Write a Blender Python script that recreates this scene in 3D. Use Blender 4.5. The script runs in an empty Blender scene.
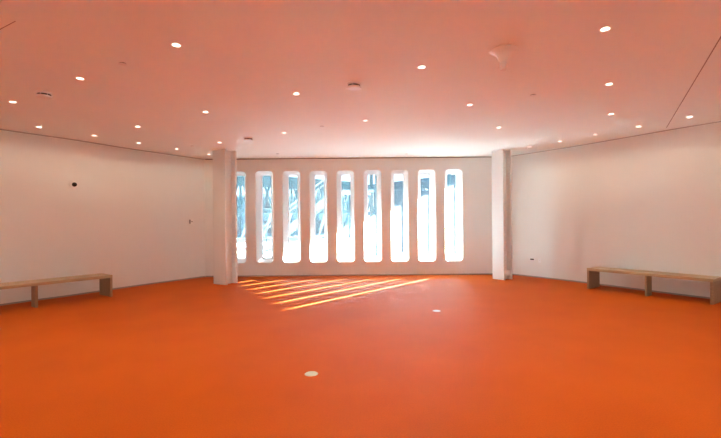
import bpy, bmesh, math, random
from mathutils import Vector, Matrix
random.seed(7)
S = bpy.context.scene
COL = S.collection
PI = math.pi

# ------------------------------------------------------------------ settings
S.view_settings.view_transform = 'Standard'
S.view_settings.look = 'None'
S.view_settings.gamma = 1.0
S.view_settings.exposure = 0.07
S.view_settings.use_curve_mapping = False
try:
    S.cycles.max_bounces = 12
    S.cycles.diffuse_bounces = 8
    S.cycles.transparent_max_bounces = 12
    S.cycles.sample_clamp_indirect = 60.0
except Exception:
    pass

CEIL = 3.3        # ceiling height
WALL_Y = 11.2     # inner face of the window wall
SUN_E = 245.0
SKY = 2.3
SPOT_W = 84.0
WASH_W = 10.0
FAR_W = 58.0
NEAR_W = 98.0
REAR_W = 360.0
SPOT_COL = (1.0, 0.97, 0.72)

# ------------------------------------------------------------------ materials
def new_mat(name):
    m = bpy.data.materials.new(name)
    m.use_nodes = True
    nt = m.node_tree
    return m, nt, nt.nodes['Principled BSDF']

def mat(name, col, rough=0.6, metal=0.0, var=0.04, scale=6.0, bump=0.0, bscale=120.0, spec=0.5):
    m, nt, b = new_mat(name)
    b.inputs['Roughness'].default_value = rough
    b.inputs['Metallic'].default_value = metal
    b.inputs['Specular IOR Level'].default_value = spec
    tc = nt.nodes.new('ShaderNodeTexCoord')
    n = nt.nodes.new('ShaderNodeTexNoise')
    n.inputs['Scale'].default_value = scale
    n.inputs['Detail'].default_value = 4.0
    nt.links.new(tc.outputs['Object'], n.inputs['Vector'])
    r = nt.nodes.new('ShaderNodeValToRGB')
    r.color_ramp.elements[0].position = 0.3
    r.color_ramp.elements[1].position = 0.7
    r.color_ramp.elements[0].color = (*[max(0, c * (1 - var)) for c in col], 1)
    r.color_ramp.elements[1].color = (*[min(1, c * (1 + var)) for c in col], 1)
    nt.links.new(n.outputs['Fac'], r.inputs['Fac'])
    nt.links.new(r.outputs['Color'], b.inputs['Base Color'])
    if bump:
        n2 = nt.nodes.new('ShaderNodeTexNoise')
        n2.inputs['Scale'].default_value = bscale
        n2.inputs['Detail'].default_value = 3.0
        nt.links.new(tc.outputs['Object'], n2.inputs['Vector'])
        bp = nt.nodes.new('ShaderNodeBump')
        bp.inputs['Strength'].default_value = bump
        bp.inputs['Distance'].default_value = 0.01
        nt.links.new(n2.outputs['Fac'], bp.inputs['Height'])
        nt.links.new(bp.outputs['Normal'], b.inputs['Normal'])
    return m

def carpet_mat():
    m, nt, b = new_mat('orange_carpet')
    b.inputs['Roughness'].default_value = 0.6
    b.inputs['Specular IOR Level'].default_value = 0.09
    b.inputs['Sheen Weight'].default_value = 0.0; b.inputs['Sheen Roughness'].default_value = 0.4
    tc = nt.nodes.new('ShaderNodeTexCoord')
    n = nt.nodes.new('ShaderNodeTexNoise'); n.inputs['Scale'].default_value = 90; n.inputs['Detail'].default_value = 6
    n3 = nt.nodes.new('ShaderNodeTexNoise'); n3.inputs['Scale'].default_value = 1.3; n3.inputs['Detail'].default_value = 3
    mx = nt.nodes.new('ShaderNodeMix'); mx.data_type = 'FLOAT'; mx.inputs[0].default_value = 0.35
    nt.links.new(tc.outputs['Object'], n.inputs['Vector']); nt.links.new(tc.outputs['Object'], n3.inputs['Vector'])
    nt.links.new(n.outputs['Fac'], mx.inputs[2]); nt.links.new(n3.outputs['Fac'], mx.inputs[3])
    r = nt.nodes.new('ShaderNodeValToRGB')
    r.color_ramp.elements[0].position = 0.35; r.color_ramp.elements[1].position = 0.65
    r.color_ramp.elements[0].color = (*CARPET_A, 1)
    r.color_ramp.elements[1].color = (*CARPET_B, 1)
    nt.links.new(mx.outputs[0], r.inputs['Fac']); nt.links.new(r.outputs['Color'], b.inputs['Base Color'])
    bp = nt.nodes.new('ShaderNodeBump'); bp.inputs['Strength'].default_value = 0.4; bp.inputs['Distance'].default_value = 0.004
    nt.links.new(n.outputs['Fac'], bp.inputs['Height']); nt.links.new(bp.outputs['Normal'], b.inputs['Normal'])
    return m

def wood_mat(name, a, c):
    m, nt, b = new_mat(name)
    b.inputs['Roughness'].default_value = 0.5
    tc = nt.nodes.new('ShaderNodeTexCoord')
    mp = nt.nodes.new('ShaderNodeMapping'); mp.inputs['Scale'].default_value = (1.2, 22, 22)
    n = nt.nodes.new('ShaderNodeTexNoise'); n.inputs['Scale'].default_value = 2.2; n.inputs['Detail'].default_value = 6
    r = nt.nodes.new('ShaderNodeValToRGB')
    r.color_ramp.elements[0].position = 0.3; r.color_ramp.elements[1].position = 0.72
    r.color_ramp.elements[0].color = (*a, 1); r.color_ramp.elements[1].color = (*c, 1)
    nt.links.new(tc.outputs['Object'], mp.inputs['Vector']); nt.links.new(mp.outputs['Vector'], n.inputs['Vector'])
    nt.links.new(n.outputs['Fac'], r.inputs['Fac']); nt.links.new(r.outputs['Color'], b.inputs['Base Color'])
    return m

def glass_mat():
    # dusty street-side glazing: mostly clear, a film of dust that glows where the sun strikes it
    m = bpy.data.materials.new('dusty_glass'); m.use_nodes = True
    nt = m.node_tree; nt.nodes.clear()
    out = nt.nodes.new('ShaderNodeOutputMaterial')
    tr = nt.nodes.new('ShaderNodeBsdfTransparent'); tr.inputs['Color'].default_value = (0.88, 0.965, 0.99, 1)
    tl = nt.nodes.new('ShaderNodeBsdfTranslucent'); tl.inputs['Color'].default_value = (0.95, 0.97, 1, 1)
    gl = nt.nodes.new('ShaderNodeBsdfGlossy'); gl.inputs['Roughness'].default_value = 0.02
    n = nt.nodes.new('ShaderNodeTexNoise'); n.inputs['Scale'].default_value = 3.0
    tc = nt.nodes.new('ShaderNodeTexCoord'); nt.links.new(tc.outputs['Object'], n.inputs['Vector'])
    mr = nt.nodes.new('ShaderNodeMapRange'); mr.inputs[3].default_value = DUST * 0.8; mr.inputs[4].default_value = DUST * 1.2
    nt.links.new(n.outputs['Fac'], mr.inputs[0])
    m1 = nt.nodes.new('ShaderNodeMixShader'); nt.links.new(mr.outputs[0], m1.inputs[0])
    nt.links.new(tr.outputs[0], m1.inputs[1]); nt.links.new(tl.outputs[0], m1.inputs[2])
    m2 = nt.nodes.new('ShaderNodeMixShader'); m2.inputs[0].default_value = 0.04
    nt.links.new(m1.outputs[0], m2.inputs[1]); nt.links.new(gl.outputs[0], m2.inputs[2])
    nt.links.new(m2.outputs[0], out.inputs['Surface'])
    return m

def emit_mat(name, col, s):
    m, nt, b = new_mat(name)
    b.inputs['Base Color'].default_value = (0.8, 0.8, 0.8, 1)
    b.inputs['Emission Color'].default_value = (*col, 1)
    b.inputs['Emission Strength'].default_value = s
    return m

CARPET_A = (0.42, 0.064, 0.0006)
CARPET_B = (0.52, 0.090, 0.0012)
DUST = 0.042
M = dict(
    carpet=carpet_mat(),
    ceiling=mat('white_ceiling_paint', (0.895, 0.93, 0.905), 0.7, var=0.01, scale=0.8, bump=0.05, bscale=60),
    wall=mat('white_wall_paint', (0.77, 0.765, 0.745), 0.6, var=0.012, scale=0.7, bump=0.06, bscale=80),
    reveal=mat('shadow_gap', (0.16, 0.13, 0.12), 0.8),
    reveal_soft=mat('soft_shadow_gap', (0.45, 0.40, 0.37), 0.8),
    skirting=mat('grey_skirting', (0.30, 0.27, 0.25), 0.5),
    joint=mat('ceiling_joint', (0.34, 0.27, 0.24), 0.8),
    wood=wood_mat('oak', (0.36, 0.24, 0.13), (0.52, 0.38, 0.22)),
    wood_shaded=wood_mat('oak_shaded', (0.27, 0.17, 0.095), (0.38, 0.26, 0.155)),  # oak for the legs, darkened to carry the shade under the seat
    white=mat('white_plastic', (0.82, 0.81, 0.79), 0.28, var=0.01),
    satin=mat('satin_white_metal', (0.82, 0.83, 0.84), 0.4, var=0.01),
    column=mat('white_column_paint', (0.72, 0.715, 0.705), 0.5, var=0.012, scale=1.0),
    black=mat('black_plastic', (0.012, 0.010, 0.010), 0.18),
    dark=mat('dark_grille', (0.03, 0.022, 0.02), 0.6),
    brass=mat('satin_nickel', (0.60, 0.52, 0.40), 0.4, 0.7, var=0.05, scale=30),
    lens=emit_mat('lamp_lens', (1.0, 0.90, 0.72), 6.5),
    glass=glass_mat(),
    teal=mat('teal_steel_paint', (0.005, 0.050, 0.066), 0.5, var=0.15, scale=2.0),
    slate=mat('slate_steel_paint', (0.005, 0.04, 0.065), 0.5, var=0.15, scale=2.0),
    pale=mat('pale_steel_paint', (0.32, 0.38, 0.40), 0.5, var=0.06),
    concrete=mat('pale_concrete', (0.78, 0.78, 0.77), 0.85, var=0.08, scale=1.0),
    asphalt=mat('grey_paving', (0.16, 0.16, 0.16), 0.9, var=0.1, scale=1.5),
    hoarding=mat('blue_panel_paint', (0.012, 0.045, 0.075), 0.6, var=0.1, scale=0.8),
    facade=mat('pale_blue_render', (0.09, 0.17, 0.22), 0.8, var=0.08, scale=0.8),
    facade_dark=mat('facade_glazing', (0.012, 0.02, 0.03), 0.3, var=0.1),
)

# ------------------------------------------------------------------ mesh helpers
def obj(name, bm, m, parent=None, smooth=False, bevel=0.0):
    me = bpy.data.meshes.new(name)
    bmesh.ops.recalc_face_normals(bm, faces=bm.faces[:])
    bm.to_mesh(me); bm.free()
    if smooth:
        for p in me.polygons: p.use_smooth = True
    me.materials.append(m)
    o = bpy.data.objects.new(name, me); COL.objects.link(o)
    if parent: o.parent = parent
    if bevel:
        b = o.modifiers.new('bevel', 'BEVEL'); b.width = bevel; b.segments = 2; b.limit_method = 'ANGLE'
    return o

def box(bm, x0, x1, y0, y1, z0, z1):
    v = [bm.verts.new((x, y, z)) for x in (x0, x1) for y in (y0, y1) for z in (z0, z1)]
    for f in ((0, 1, 3, 2), (4, 6, 7, 5), (0, 4, 5, 1), (2, 3, 7, 6), (0, 2, 6, 4), (1, 5, 7, 3)):
        bm.faces.new([v[i] for i in f])

def new_box(*a):
    bm = bmesh.new(); box(bm, *a); return bm

def bar(bm, a, b, w, h=None):
    """rectangular bar from a to b"""
    a, b = Vector(a), Vector(b); h = h or w
    d = (b - a).normalized()
    up = Vector((0, 0, 1)) if abs(d.z) < 0.95 else Vector((1, 0, 0))
    s = d.cross(up).normalized(); u = s.cross(d).normalized()
    vs = []
    for p in (a, b):
        for i, j in ((-1, -1), (1, -1), (1, 1), (-1, 1)):
            vs.append(bm.verts.new(p + s * i * w / 2 + u * j * h / 2))
    for f in ((3, 2, 1, 0), (4, 5, 6, 7), (0, 1, 5, 4), (1, 2, 6, 5), (2, 3, 7, 6), (3, 0, 4, 7)):
        bm.faces.new([vs[i] for i in f])

def lathe(prof, n=32, cap0=True, cap1=True):
    """spin (r, z) points about z"""
    bm = bmesh.new(); rings = []
    for r, z in prof:
        rings.append([bm.verts.new((r * math.cos(2 * PI * i / n), r * math.sin(2 * PI * i / n), z)) for i in range(n)])
    for a, b in zip(rings, rings[1:]):
        for i in range(n):
            bm.faces.new((a[i], a[(i + 1) % n], b[(i + 1) % n], b[i]))
    if cap0: bm.faces.new(rings[0][::-1])
    if cap1: bm.faces.new(rings[-1])
    return bm

def prism(pts, z0, z1, bm=None):
    bm = bm or bmesh.new()
    a = [bm.verts.new((x, y, z0)) for x, y in pts]; b = [bm.verts.new((x, y, z1)) for x, y in pts]
    n = len(pts)
    bm.faces.new(a[::-1]); bm.faces.new(b)
    for i in range(n): bm.faces.new((a[i], a[(i + 1) % n], b[(i + 1) % n], b[i]))
    return bm

def smooth_path(pts, k=8):
    out = []
    P = [Vector(p) for p in pts]
    for i in range(len(P) - 1):
        p0 = P[max(i - 1, 0)]; p1 = P[i]; p2 = P[i + 1]; p3 = P[min(i + 2, len(P) - 1)]
        for j in range(k):
            t = j / k
            out.append(0.5 * ((2 * p1) + (p2 - p0) * t + (2 * p0 - 5 * p1 + 4 * p2 - p3) * t * t + (3 * p1 - p0 - 3 * p2 + p3) * t ** 3))
    out.append(P[-1])
    return out

def ribbon(path, d0, d1, z0, z1):
    """solid strip along a plan path, from offset d0 to d1 to the left of travel"""
    n = len(path); N = []
    for i in range(n):
        t = (path[min(i + 1, n - 1)] - path[max(i - 1, 0)]).normalized()
        N.append(Vector((-t.y, t.x)))
    bm = bmesh.new(); R = []
    for p, nn in zip(path, N):
        a, b = p + nn * d0, p + nn * d1
        R.append([bm.verts.new((a.x, a.y, z0)), bm.verts.new((b.x, b.y, z0)), bm.verts.new((b.x, b.y, z1)), bm.verts.new((a.x, a.y, z1))])
    for a, b in zip(R, R[1:]):
        for i in range(4): bm.faces.new((a[i], a[(i + 1) % 4], b[(i + 1) % 4], b[i]))
    bm.faces.new(R[0]); bm.faces.new(R[-1][::-1])
    return bm

def thing(name, label, cat, loc=(0, 0, 0), rotz=0, group=None):
    o = bpy.data.objects.new(name, None); COL.objects.link(o)
    o.empty_display_size = 0.1
    o.location = loc; o.rotation_euler = (0, 0, rotz)
    o['label'] = label; o['category'] = cat
    if group: o['group'] = group
    return o

def tag(o, label, cat, group=None):
    o['label'] = label; o['category'] = cat
    if group: o['group'] = group
    return o

def struct(name, bm, m, parent=None, **k):
    o = obj(name, bm, m, parent, **k)
    if parent is None: o['kind'] = 'structure'
    return o

def dup(root, loc, rotz=0, label=None):
    r = root.copy(); COL.objects.link(r); r.location = loc; r.rotation_euler = (0, 0, rotz)
    if label: r['label'] = label
    for ch in list(root.children):
        c = ch.copy(); COL.objects.link(c); c.parent = r
        for g in ch.children:
            d = g.copy(); COL.objects.link(d); d.parent = c
    return r

# ------------------------------------------------------------------ room shell
LP = [(-8.4, -2.6), (-8.55, 0.4), (-8.35, 2.8), (-7.75, 5.3), (-6.75, 7.4), (-6.07, 8.42), (-5.45, 9.55), (-4.36, 11.2)]
RP = [(4.12, 11.2), (5.2, 9.72), (6.22, 8.0), (6.75, 7.15), (7.7, 5.2), (8.3, 2.8), (8.5, 0.4), (8.4, -2.6)]
left_path, right_path = smooth_path(LP), smooth_path(RP)      # travelling with the room on the right-hand side
struct('wall_left', ribbon(left_path, 0.0, 0.2, 0, CEIL), M['wall'], smooth=False)
struct('wall_right', ribbon(right_path, 0.0, 0.2, 0, CEIL), M['wall'], smooth=False)
for nm in ('wall_left', 'wall_right'):
    for p in bpy.data.objects[nm].data.polygons:
        p.use_smooth = abs(p.normal.z) < 0.5
    md = bpy.data.objects[nm].modifiers.new('split', 'EDGE_SPLIT'); md.split_angle = 0.6
struct('wall_front', new_box(-8.7, 8.7, -2.8, -2.6, 0, CEIL), M['wall'])
struct('floor', new_box(-9, 9, -3, WALL_Y + 0.40, -0.2, 0), M['carpet'])
struct('ceiling', new_box(-9, 9, -3, WALL_Y + 0.40, CEIL, CEIL + 0.3), M['ceiling'])
struct('baseboard_left', ribbon(left_path, -0.012, -0.0005, 0, 0.03), M['skirting'])
struct('baseboard_right', ribbon(right_path, -0.012, -0.0005, 0, 0.03), M['skirting'])
struct('baseboard_back', new_box(-4.34, 4.1, WALL_Y - 0.012, WALL_Y - 0.0005, 0, 0.03), M['skirting'])
struct('shade_line_1', ribbon(left_path, -0.008, -0.0005, CEIL - 0.02, CEIL - 0.0005), M['reveal_soft'])  # strips coloured darker for the soft shade where side walls meet the ceiling
struct('shade_line_2', ribbon(right_path, -0.008, -0.0005, CEIL - 0.018, CEIL - 0.0005), M['reveal_soft'])
struct('shade_line_3', new_box(-4.33, 4.09, WALL_Y - 0.010, WALL_Y - 0.0005, CEIL - 0.022, CEIL - 0.0005), M['reveal'])  # dark strip painted in for the shadow line above the window wall
def joint(name, a, b, jw=0.011):
    bm = bmesh.new(); bar(bm, (*a, CEIL - 0.001), (*b, CEIL - 0.001), jw, 0.003); struct(name, bm, M['joint'])
joint('trim_4', (6.02, 7.85), (1.1, 0.0))
joint('trim_5', (-3.03, 3.53), (-6.2, 5.25), 0.006)

# window wall with nine tall round-cornered openings, splayed on the inside
def rrect(x0, x1, z0, z1, r, n=7):
    P = []
    for cx, cz, a0 in ((x1 - r, z1 - r, 0), (x0 + r, z1 - r, 90), (x0 + r, z0 + r, 180), (x1 - r, z0 + r, 270)):
        for i in range(n):
            a = math.radians(a0 + 90 * i / (n - 1))
            P.append((cx + r * math.cos(a), cz + r * math.sin(a)))
    return P
W_C = [-0.414 + (i - 4) * 0.758 for i in range(9)]
Z0, Z1 = 0.383, 2.945
Y_IN, Y_GL, Y_OUT = WALL_Y, WALL_Y + 0.27, WALL_Y + 0.40
def in_outline(c): return rrect(c - 0.245, c + 0.245, Z0, Z1, 0.10)
def out_outline(c): return rrect(c - 0.245 + 0.10, c + 0.245 - 0.092, Z0 + 0.085, Z1 - 0.07, 0.07)
bm = bmesh.new()
def loop(pts, y):
    v = [bm.verts.new((x, y, z)) for x, z in pts]
    e = [bm.edges.new((v[i], v[(i + 1) % len(v)])) for i in range(len(v))]
    return v, e
rect = [(-4.6, 0), (4.45, 0), (4.45, CEIL), (-4.6, CEIL)]
ro, re = loop(rect, Y_IN); qo, qe = loop(rect, Y_OUT)
ein, eout = list(re), list(qe)
def bridge(a, b):
    for i in range(len(a)):
        j = (i + 1) % len(a); bm.faces.new((a[i], a[j], b[j], b[i]))
bridge(ro, qo)
for c in W_C:
    a, ea = loop(in_outline(c), Y_IN); g, eg = loop(out_outline(c), Y_GL); h, eh = loop(out_outline(c), Y_OUT)
    bridge(a, g); bridge(g, h); ein += ea; eout += eh
bmesh.ops.triangle_fill(bm, use_beauty=True, edges=ein)
bmesh.ops.triangle_fill(bm, use_beauty=True, edges=eout)
struct('wall_back', bm, M['wall'])

def inset_rr(c, d):
    return rrect(c - 0.145 + d, c + 0.153 - d, Z0 + 0.085 + d, Z1 - 0.07 - d, 0.07 - d * 0.6)
for i, c in enumerate(W_C):
    bm = bmesh.new()
    A = [[bm.verts.new((x, y, z)) for x, z in inset_rr(c, d)] for d, y in ((0.001, Y_GL + 0.005), (0.022, Y_GL + 0.005), (0.022, Y_GL + 0.05), (0.001, Y_GL + 0.05))]
    for k in range(4):
        p, q = A[k], A[(k + 1) % 4]
        for j in range(len(p)):
            j2 = (j + 1) % len(p); bm.faces.new((p[j], p[j2], q[j2], q[j]))
    w = struct('window_%d' % (i + 1), bm, M['satin'])
    bm = bmesh.new()
    pts = inset_rr(c, 0.021)
    f = [bm.verts.new((x, Y_GL + 0.02, z)) for x, z in pts]; b = [bm.verts.new((x, Y_GL + 0.028, z)) for x, z in pts]
    bm.faces.new(f[::-1]); bm.faces.new(b)
    for j in range(len(pts)):
        j2 = (j + 1) % len(pts); bm.faces.new((f[j], f[j2], b[j2], b[j]))
    obj('glass_pane', bm, M['glass'], w)

# ------------------------------------------------------------------ steel columns, H shaped
def column(label, corner, ang, w, d):
    """corner = the edge nearest the viewer; flange runs left from it, the web side runs back"""
    t = thing('steel_column', label, 'column', (corner[0], corner[1], 0), ang, 'white columns by the window wall')
    obj('front_flange', new_box(-w, 0, 0, 0.055, 0, CEIL - 0.0005), M['column'], t, bevel=0.006)
    obj('back_flange', new_box(-w, 0, d - 0.055, d, 0, CEIL - 0.0005), M['column'], t, bevel=0.006)
    obj('web', new_box(-w + 0.13, -0.13, 0.055, d - 0.055, 0, CEIL - 0.0005), M['column'], t)
    return t
column('white H-shaped column at the left end of the tall windows', (-3.27, 9.68), -math.radians(29), 0.43, 0.38)
cr = column('white H-shaped column right of the last tall window, small socket box at its foot', (3.60, 10.07), -math.radians(58), 0.355, 0.335)
bm = new_box(-0.13, -0.02, 0.07, 0.265, 0.14, 0.24)
sb = obj('socket_box', bm, M['satin'], cr, bevel=0.004)
sb['label'] = 'low socket box in the side recess of the column'
obj('box_ledge', new_box(-0.13, -0.008, 0.06, 0.275, 0.105, 0.13), M['white'], sb)

# ------------------------------------------------------------------ benches
def bench(label, front, direction, length, legs, depth, loc_rot):
    t = thing('wooden_bench', label, 'bench', (*front, 0), loc_rot, 'oak benches along the walls')
    Lh, th = 0.45, 0.055
    obj('seat', new_box(0, length, 0, depth, Lh - th, Lh), M['wood'], t, bevel=0.003)
    for x0, dp in legs:
        obj('leg', new_box(x0, x0 + 0.042, 0.002, dp, 0, Lh - th - 0.0005), M['wood_shaded'], t, bevel=0.003)
    return t
# local x runs left to right as seen from the room, local y towards the wall
ra = math.atan2(-0.826, 0.564)
bench('light oak bench by the right wall, three panel legs, dark recess beneath', (4.94, 8.75), None, 2.14,
      [(0.002, 0.48), (1.10, 0.22), (2.096, 0.48)], 0.49, ra)
la = math.atan2(0.815, 0.58)
bench('light oak bench by the left wall, near end cut off at the photo edge', (-5.14 - 2.4 * 0.58, 8.28 - 2.4 * 0.815), None, 2.4,
      [(0.002, 0.52), (1.11, 0.22), (2.356, 0.52)], 0.53, la)

# ------------------------------------------------------------------ ceiling fittings
lamp_data = bpy.data.lights.new('downlight_beam', 'SPOT')
lamp_data.energy = SPOT_W; lamp_data.color = SPOT_COL
lamp_data.spot_size = math.radians(105); lamp_data.spot_blend = 1.0; lamp_data.shadow_soft_size = 0.04
wash_data = lamp_data.copy(); wash_data.name = 'wall_wash_beam'; wash_data.energy = WASH_W; wash_data.spot_size = math.radians(165); wash_data.spot_blend = 0.6
far_data = lamp_data.copy(); far_data.name = 'far_beam'; far_data.energy = FAR_W
near_data = lamp_data.copy(); near_data.name = 'near_fill_beam'; near_data.energy = NEAR_W; near_data.spot_size = math.radians(120); near_data.spot_blend = 0.8  # beam for the added lamps out of view
rear_data = wash_data.copy(); rear_data.name = 'rear_fill_beam'; rear_data.energy = REAR_W; rear_data.color = (0.97, 1.0, 0.86); rear_data.spot_size = math.radians(120)  # added fill aimed at the rear wall, its bounce lifts the ceiling
def set_beam(q, d):
    for ch in q.children:
        if ch.type == 'LIGHT': ch.data = d
def make_downlight(label, loc):
    t = thing('recessed_downlight', label, 'ceiling light', loc, 0, 'recessed downlights in the ceiling')
    obj('trim_ring', lathe([(0.036, -0.003), (0.045, -0.004), (0.049, 0.0), (0.044, 0.0)], 24, False, False), M['white'], t, smooth=True)
    obj('lens', lathe([(0.037, -0.0035), (0.001, -0.0035)], 24, False, True), M['lens'], t)
    l = bpy.data.objects.new('beam', lamp_data); COL.objects.link(l); l.parent = t; l.location = (0, 0, -0.012)
    return t
lights = [
    (-1.84, 4.03, 'round downlight at upper left, largest glow on that half of the ceiling'),
    (-3.44, 4.93, 'round downlight on the left half, between the largest left glow and the left smoke detector'),
    (-5.07, 5.85, 'round downlight at the photo left edge, just below the left smoke detector'),
    (-5.90, 7.36, 'nearest of the five downlights following the left wall top'),
    (-5.39, 8.11, 'second of the five downlights following the left wall, counted from the photo edge'),
    (-4.10, 7.39, 'left ceiling downlight directly above the third of the wall row'),
    (-4.92, 8.90, 'third, middle one of the five downlights following the left wall'),
    (-4.42, 9.65, 'fourth downlight following the left wall, second nearest the left column'),
    (-2.49, 6.47, 'downlight on the ceiling above the left column, high over the column top'),
    (-3.13, 8.92, 'faint downlight directly above the left column top'),
    (-3.94, 10.43, 'last downlight of the left wall row, touching the left column edge'),
    (-0.88, 5.59, 'downlight left of the central smoke detector and slightly below it'),
    (0.73, 4.66, 'downlight right of the central smoke detector, midway to the trumpet mount'),
    (0.10, 7.11, 'small downlight straight below the central smoke detector'),
    (1.71, 6.20, 'downlight below and left of the trumpet-shaped ceiling mount'),
    (2.32, 3.77, 'large bright downlight at upper right, nearest the viewer on that side'),
    (3.31, 5.30, 'right ceiling downlight directly under the large bright one'),
    (4.28, 6.80, 'small right downlight, third down the column under the large bright one'),
    (5.40, 7.74, 'second downlight following the right wall, just left of the ceiling joint'),
    (5.82, 7.05, 'nearest downlight following the right wall, just right of the ceiling joint'),
    (4.95, 8.41, 'third, middle one of the five downlights following the right wall'),
    (4.57, 9.14, 'fourth downlight following the right wall, counted from the photo edge'),
    (4.15, 9.79, 'last downlight of the right wall row, nearest the right column'),
    (2.69, 7.73, 'faint downlight on the bright ceiling above the right column'),
    (-1.52, 8.03, 'faint downlight right of the farthest smoke detector on the bright ceiling'),
]
first = None
for x, y, lab in lights:
    if first is None: first = make_downlight(lab, (x, y, CEIL))
    else:
        q = dup(first, (x, y, CEIL), 0, lab)
        if 'following the' in lab or 'wall row' in lab: set_beam(q, wash_data)
        elif y > 6.3: set_beam(q, far_data)
for x, y in [(-0.24, 2.9), (1.4, 2.0), (-3.3, 2.6), (3.6, 2.6), (-5.6, 3.9), (5.6, 4.2), (-1.2, -1.5), (1.2, -1.5), (-3.6, -1.5), (3.6, -1.5), (-6.0, -1.5), (6.0, -1.5), (-6.6, 6.0), (6.4, 5.9), (-5.6, 0.4), (5.6, 0.4)]:  # unseen lamps added to brighten the ceiling and foreground
    q = dup(first, (x, y, CEIL), 0, 'added unseen ceiling lamp above or behind the viewer, brightens the ceiling')
    set_beam(q, rear_data if y < -1 else near_data if abs(x) < 6 else wash_data)
    if y < -1:
        for ch in q.children:
            if ch.type == 'LIGHT': ch.rotation_euler = (-math.radians(62), 0, 0)

def make_detector(label, loc):
    t = thing('smoke_detector', label, 'smoke detector', loc, 0, 'round ceiling smoke detectors')
    obj('base', lathe([(0.098, 0.0), (0.098, -0.010), (0.090, -0.016), (0.07, -0.016)], 32, True, True), M['white'], t, smooth=False)
    obj('sensor_slot', lathe([(0.078, -0.016), (0.078, -0.041)], 32, True, True), M['dark'], t)
    bm = lathe([(0.060, -0.040), (0.092, -0.040), (0.097, -0.046), (0.088, -0.060), (0.04, -0.066), (0.002, -0.067)], 32, True, True)
    obj('cover', bm, M['white'], t, smooth=False)
    for k in range(7):
        a = 2 * PI * k / 7
        bm = bmesh.new()
        bar(bm, (0.088 * math.cos(a), 0.088 * math.sin(a), -0.015), (0.088 * math.cos(a), 0.088 * math.sin(a), -0.042), 0.005)
        obj('rim_post', bm, M['white'], t)
    return t
d0 = make_detector('round white smoke detector hanging at the middle of the ceiling', (-0.07, 5.22, CEIL))
dup(d0, (-4.31, 5.47, CEIL), 0.4, 'round smoke detector on the left part of the ceiling near the photo edge')
dup(d0, (-2.36, 8.47, CEIL), 0.9, 'farthest smoke detector, above and right of the left column')

def make_sprinkler(label, loc):
    t = thing('ceiling_sprinkler', label, 'sprinkler', loc, 0, 'concealed ceiling sprinkler covers')
    obj('gap_ring', lathe([(0.036, 0.0005), (0.036, -0.006)], 24, True, True), M['dark'], t)
    obj('cover_plate', lathe([(0.030, -0.0062), (0.043, -0.0062), (0.043, -0.009), (0.001, -0.010)], 24, True, True), M['white'], t)
    return t
sp = None
for x, y, lab in [
    (-2.65, 4.48, 'flat sprinkler cover on the left ceiling between two downlights, nearest the viewer'),
    (2.49, 5.74, 'flat sprinkler cover on the ceiling below the trumpet mount'),
    (-0.71, 7.51, 'small sprinkler cover below and left of the central smoke detector'),
    (-2.15, 10.45, 'small sprinkler cover close above the windows, on the left'),
    (1.24, 10.65, 'small sprinkler cover close above the windows, on the right'),
    (-3.90, 9.29, 'small sprinkler cover left of the left column near the wall lights')]:
    if sp is None: sp = make_sprinkler(lab, (x, y, CEIL))
    else: dup(sp, (x, y, CEIL), 0, lab)

t = thing('ceiling_mount', 'white trumpet-shaped ceiling mount with a short stub pole, upper right of centre', 'ceiling mount', (1.52, 4.22, CEIL))
obj('canopy', lathe([(0.138, 0.0), (0.140, -0.006), (0.132, -0.012), (0.105, -0.025), (0.078, -0.045), (0.058, -0.072), (0.046, -0.105), (0.040, -0.130)], 48, True, True), M['white'], t, smooth=False)
for p in t.children[0].data.polygons: p.use_smooth = abs(p.normal.z) < 0.99
p = obj('stub_pole', lathe([(0.032, -0.1295), (0.032, -0.205), (0.030, -0.210)], 32, True, True), M['white'], t)
obj('collar', lathe([(0.036, -0.132), (0.036, -0.142)], 32, False, False), M['satin'], p)

# ------------------------------------------------------------------ things on the walls
def wall_thing(name, label, cat, xy, z, d):
    """local x along the wall, local -y out into the room"""
    return thing(name, label, cat, (xy[0], xy[1], z), math.atan2(d[1], d[0]))
def on_path(path, y):
    for a, b in zip(path, path[1:]):
        if min(a.y, b.y) <= y <= max(a.y, b.y):
            k = (y - a.y) / (b.y - a.y); return a.lerp(b, k), (b - a).normalized()
pl, dl = on_path(left_path, 8.44)
def spin_y(bm):   # lathe axis z -> out of the wall (-y)
    bmesh.ops.rotate(bm, verts=bm.verts[:], cent=(0, 0, 0), matrix=Matrix.Rotation(PI / 2, 3, 'X')); return bm
t = wall_thing('security_camera', 'small wall camera with a black dome on the left wall', 'camera', pl, 2.34, dl)
obj('mount', spin_y(lathe([(0.085, 0.0005), (0.085, 0.02), (0.07, 0.045), (0.05, 0.05)], 28)), M['white'], t)
dome = lathe([(0.046, 0.05), (0.046, 0.062), (0.040, 0.085), (0.025, 0.10), (0.004, 0.105)], 28)
obj('dome', spin_y(dome), M['black'], t, smooth=True)
pl2, dl2 = on_path(left_path, 8.43)
o = wall_thing('blank_plate', 'faint pale blank plate on the left wall above the camera', 'wall plate', pl2, 2.66, dl2)
obj('plate', new_box(-0.025, 0.025, -0.006, -0.0008, -0.05, 0.05), M['wall'], o, bevel=0.002)
obj('plate_screw', spin_y(lathe([(0.005, 0.006), (0.004, 0.0075)], 12)), M['satin'], o)
pl3, dl3 = on_path(left_path, 10.84)
t = wall_thing('wall_control', 'small white wall control with dark display at the far end of the left wall', 'thermostat', pl3, 1.55, dl3)
obj('backplate', new_box(-0.06, 0.06, -0.02, -0.001, -0.075, 0.075), M['white'], t, bevel=0.004)
obj('display', new_box(-0.05, -0.022, -0.024, -0.020, -0.055, 0.055), M['dark'], t)
obj('rocker', new_box(0.0, 0.045, -0.026, -0.020, -0.012, 0.012), M['skirting'], t)
pr, dr = on_path(right_path, 10.62)
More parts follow.
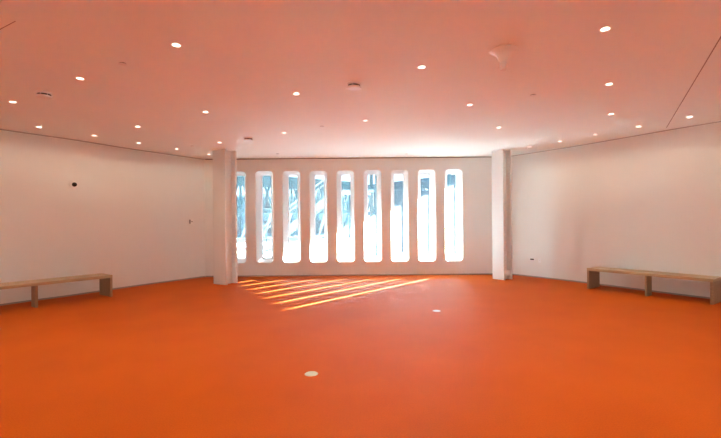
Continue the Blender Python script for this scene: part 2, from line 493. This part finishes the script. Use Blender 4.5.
t = wall_thing('wall_socket', 'dark horizontal socket slot low on the right wall beside the right column', 'socket', pr, 0.47, dr)
obj('faceplate', new_box(-0.075, 0.075, -0.008, -0.001, -0.045, 0.045), M['white'], t, bevel=0.002)
obj('socket_face', new_box(-0.058, 0.045, -0.0095, -0.008, -0.018, 0.018), M['dark'], t)
pr2, dr2 = on_path(right_path, 10.46)
t = wall_thing('blank_plate', 'pale blank plate low on the right wall, right of the dark socket', 'wall plate', pr2, 0.45, dr2)
obj('plate', new_box(-0.035, 0.035, -0.007, -0.001, -0.055, 0.055), M['satin'], t, bevel=0.002)
obj('plate_screw', spin_y(lathe([(0.005, 0.007), (0.004, 0.0085)], 12)), M['skirting'], t)

# ------------------------------------------------------------------ floor boxes
def make_floorbox(label, loc):
    t = thing('floor_box', label, 'floor box', loc, 0, 'round floor boxes in the carpet')
    obj('rim', lathe([(0.050, 0.0005), (0.050, 0.005), (0.060, 0.006), (0.067, 0.0005)], 32, False, False), M['brass'], t)
    obj('lid', lathe([(0.049, 0.0005), (0.049, 0.004), (0.001, 0.0045)], 32, False, True), M['brass'], t)
    return t
fb = make_floorbox('round metal floor box in the orange carpet, nearer the viewer', (-0.50, 3.96, 0))
dup(fb, (1.26, 6.69, 0), 0.3, 'round metal floor box in the orange carpet, farther away towards the windows')

# ------------------------------------------------------------------ outside the windows
GZ = -0.15
struct('ground', new_box(-45, 45, 19.5, 75, GZ - 0.2, GZ), M['concrete'])
struct('ground_pavement', new_box(-45, 45, WALL_Y + 0.41, 19.5, GZ - 0.2, GZ), M['asphalt'])

# high platform deck whose edge cuts the sun
dk = thing('elevated_platform', 'high steel platform outside, its teal posts behind the windows', 'platform', (0, 0, GZ))
DH = 7.0 - GZ
obj('deck', prism([(11.32, 16.67), (6.12, 25.6), (0.3, 25.6), (0.3, 16.67)], DH, DH + 0.3), M['slate'], dk)
for x, y in ((10.4, 17.2), (5.6, 25.2), (0.7, 25.2), (0.75, 17.1)):
    bm = bmesh.new(); bar(bm, (x, y, 0), (x, y, DH), 0.22); obj('post', bm, M['teal'], dk)
    bm = new_box(x - 0.25, x + 0.25, y - 0.25, y + 0.25, 0, 0.05); obj('post_base', bm, M['slate'], dk)

def truss(label, A, B, z0, z1, bays, m, posts, w=0.22, low=None):
    """lattice footbridge girder from A to B"""
    t = thing('lattice_footbridge', label, 'footbridge', (*A, GZ))
    A, B = Vector(A), Vector(B); D = B - A
    P = lambda k, z: (D.x * k, D.y * k, z - GZ)
    bm = bmesh.new(); bar(bm, P(0, z1), P(1, z1), w, w * 1.2); obj('top_chord', bm, m, t)
    bm = bmesh.new(); bar(bm, P(0, z0), P(1, z0), w, w * 1.4); obj('bottom_chord', bm, m, t)
    for i in range(bays):
        k0, k1 = i / bays, (i + 1) / bays
        bm = bmesh.new()
        bar(bm, P(k0, z0), P(k1, z1), w * 0.6); bar(bm, P(k0, z1), P(k1, z0), w * 0.6)
        obj('cross_brace', bm, m, t)
        bm = bmesh.new(); bar(bm, P(k0, z0), P(k0, z1), w * 0.6); obj('strut', bm, m, t)
    bm = bmesh.new(); zt = z0 + 0.7 * (z1 - z0); bar(bm, P(0, (zt + z1) / 2), P(1, (zt + z1) / 2), 0.05, z1 - zt); obj('web_plate', bm, m, t)
    n = D.normalized(); nv = Vector((-n.y, n.x))
    bm = bmesh.new()
    for s in (0,):
        a = Vector(P(0, z0)); b = Vector(P(1, z0)); off = Vector((nv.x, nv.y, 0)) * 1.0
        bar(bm, a + off, b + off, 2.0, 0.15)
    obj('walkway', bm, M['slate'], t)
    if low is not None:
        bm = bmesh.new(); bar(bm, P(0, low), P(1, low), w * 0.7); obj('lower_rail', bm, M['pale'], t)
        for i in range(bays):
            k0, k1 = i / bays, (i + 1) / bays
            bm = bmesh.new(); bar(bm, P(k0, low), P(k1, z0), w * 0.7); obj('lower_brace', bm, M['pale'] if i % 2 else m, t)
            bm = bmesh.new(); bar(bm, P(k0, low), P(k0, z0), w * 0.4); obj('lower_strut', bm, m, t)
    for k in posts:
        bm = bmesh.new(); bar(bm, P(k, -0.0 + GZ), P(k, z0), w * 1.3); obj('post', bm, m, t)
    return t
truss('teal lattice footbridge seen through the left windows', (-8.2, 25.0), (-0.3, 32.0), 2.3, 4.55, 14, M['teal'], (0.12, 0.5, 0.78), low=0.5)
truss('slate lattice footbridge seen through the right windows', (0.5, 33.5), (9.0, 23.3), 2.2, 4.45, 13, M['slate'], (0.1, 0.45))

# solid blue fence across the right-hand view
def fence(label, A, B, h, n):
    A, B = Vector(A), Vector(B); D = B - A
    t = thing('panel_fence', label, 'fence', (A.x, A.y, GZ), math.atan2(D.y, D.x))
    L = D.length
    for i in range(n):
        a, b = L * i / n, L * (i + 1) / n
        obj('panel', new_box(a + 0.05, b - 0.05, -0.03, 0.03, 0.06, h), M['hoarding'], t)
    for i in range(n + 1):
        x = L * i / n
        obj('post', new_box(x - 0.05, x + 0.05, -0.05, 0.05, 0, h + 0.05), M['slate'], t)
    obj('top_rail', new_box(0.0, L, -0.06, 0.06, h + 0.05, h + 0.13), M['slate'], t)
fence('tall solid blue fence behind the right windows', (0.9, 20.6), (9.5, 18.0), 3.2, 5)

# outside staircase climbing to the right
st = thing('outdoor_staircase', 'pale steel staircase climbing to the right outside the left windows', 'staircase', (-4.9, 17.5, GZ))
rise, run, wd = 3.0, 3.9, 1.3
for y in (0, wd):
    bm = bmesh.new(); bar(bm, (0, y, 0.05), (run, y, rise), 0.06, 0.26); obj('stringer', bm, M['pale'], st)
    bm = bmesh.new(); bar(bm, (0, y, 1.0), (run, y, rise + 0.95), 0.06); obj('handrail', bm, M['pale'], st)
for i in range(15):
    k = (i + 0.5) / 15
    bm = new_box(run * k - 0.15, run * k + 0.15, 0.03, wd - 0.03, rise * k, rise * k + 0.04); obj('tread', bm, M['teal'], st)
for i in range(6):
    k = i / 5
    for y in (0, wd):
        bm = bmesh.new(); bar(bm, (run * k, y, rise * k), (run * k, y, rise * k + 0.95), 0.04); obj('baluster', bm, M['teal'], st)
bm = new_box(run, run + 1.6, -0.05, wd + 0.05, rise - 0.06, rise + 0.06); obj('landing', bm, M['pale'], st)
for x in (run + 0.1, run + 1.5):
    for y in (0.05, wd - 0.05):
        bm = bmesh.new(); bar(bm, (x, y, 0), (x, y, rise - 0.06), 0.10); obj('support_post', bm, M['teal'], st)
bm = bmesh.new(); bar(bm, (run + 0.1, 0.05, 0.4), (run + 1.5, 0.05, rise - 0.3), 0.06); bar(bm, (run + 0.1, 0.05, rise - 0.3), (run + 1.5, 0.05, 0.4), 0.06)
obj('cross_brace', bm, M['teal'], st)

# buildings across the way
def building(label, x0, x1, y, h, d, m, cols, rows):
    t = thing('building', label, 'building', ((x0 + x1) / 2, y, GZ))
    hw = (x1 - x0) / 2
    obj('walls', new_box(-hw, hw, 0, d, 0, h), m, t)
    obj('parapet', new_box(-hw - 0.1, hw + 0.1, -0.12, d, h, h + 0.3), M['pale'], t)
    for i in range(cols):
        for j in range(rows):
            cx = -hw + (i + 0.5) * 2 * hw / cols; cz = (j + 0.55) * h / rows
            ww, wh = hw / cols * 0.6, h / rows * 0.3
            obj('window', new_box(cx - ww, cx + ww, -0.05, 0.02, cz - wh, cz + wh), M['facade_dark'], t)
    return t
building('pale blue low building far behind the left windows', -16, 0.5, 42, 4.4, 6, M['facade'], 9, 2)

# ------------------------------------------------------------------ daylight
sun = bpy.data.lights.new('sun', 'SUN'); sun.energy = SUN_E; sun.angle = math.radians(0.6); sun.color = (0.88, 0.98, 1.0)
so = bpy.data.objects.new('sun', sun); COL.objects.link(so)
sdir = Vector((0.652, 0.758, 0.42)).normalized()
so.rotation_euler = sdir.to_track_quat('Z', 'Y').to_euler()
so.location = (20, 30, 20)
w = bpy.data.worlds.new('sky'); S.world = w; w.use_nodes = True
nt = w.node_tree; bg = nt.nodes['Background']
tc = nt.nodes.new('ShaderNodeTexCoord'); sx = nt.nodes.new('ShaderNodeSeparateXYZ')
rp = nt.nodes.new('ShaderNodeValToRGB')
rp.color_ramp.elements[0].position = 0.0; rp.color_ramp.elements[0].color = (0.86, 0.93, 1.0, 1)
rp.color_ramp.elements[1].position = 1.0; rp.color_ramp.elements[1].color = (0.50, 0.70, 1.0, 1)
nt.links.new(tc.outputs['Generated'], sx.inputs[0]); nt.links.new(sx.outputs['Z'], rp.inputs['Fac'])
nt.links.new(rp.outputs['Color'], bg.inputs['Color'])
bg.inputs['Strength'].default_value = SKY

# ------------------------------------------------------------------ camera
cam = bpy.data.cameras.new('camera'); co = bpy.data.objects.new('camera', cam); COL.objects.link(co)
cam.sensor_fit = 'HORIZONTAL'; cam.sensor_width = 36.0
cam.lens = 36.0 * 400.0 / 721.0
cam.shift_y = 3.0 / 721.0
cam.clip_start = 0.05; cam.clip_end = 300
rho = 0.0087
right = Vector((math.cos(rho), 0, -math.sin(rho))); up = Vector((math.sin(rho), 0, math.cos(rho))); back = Vector((0, -1, 0))
R = Matrix((right, up, back)).transposed().to_4x4()
R.translation = Vector((0, 0, 1.5))
co.matrix_world = R
S.camera = co
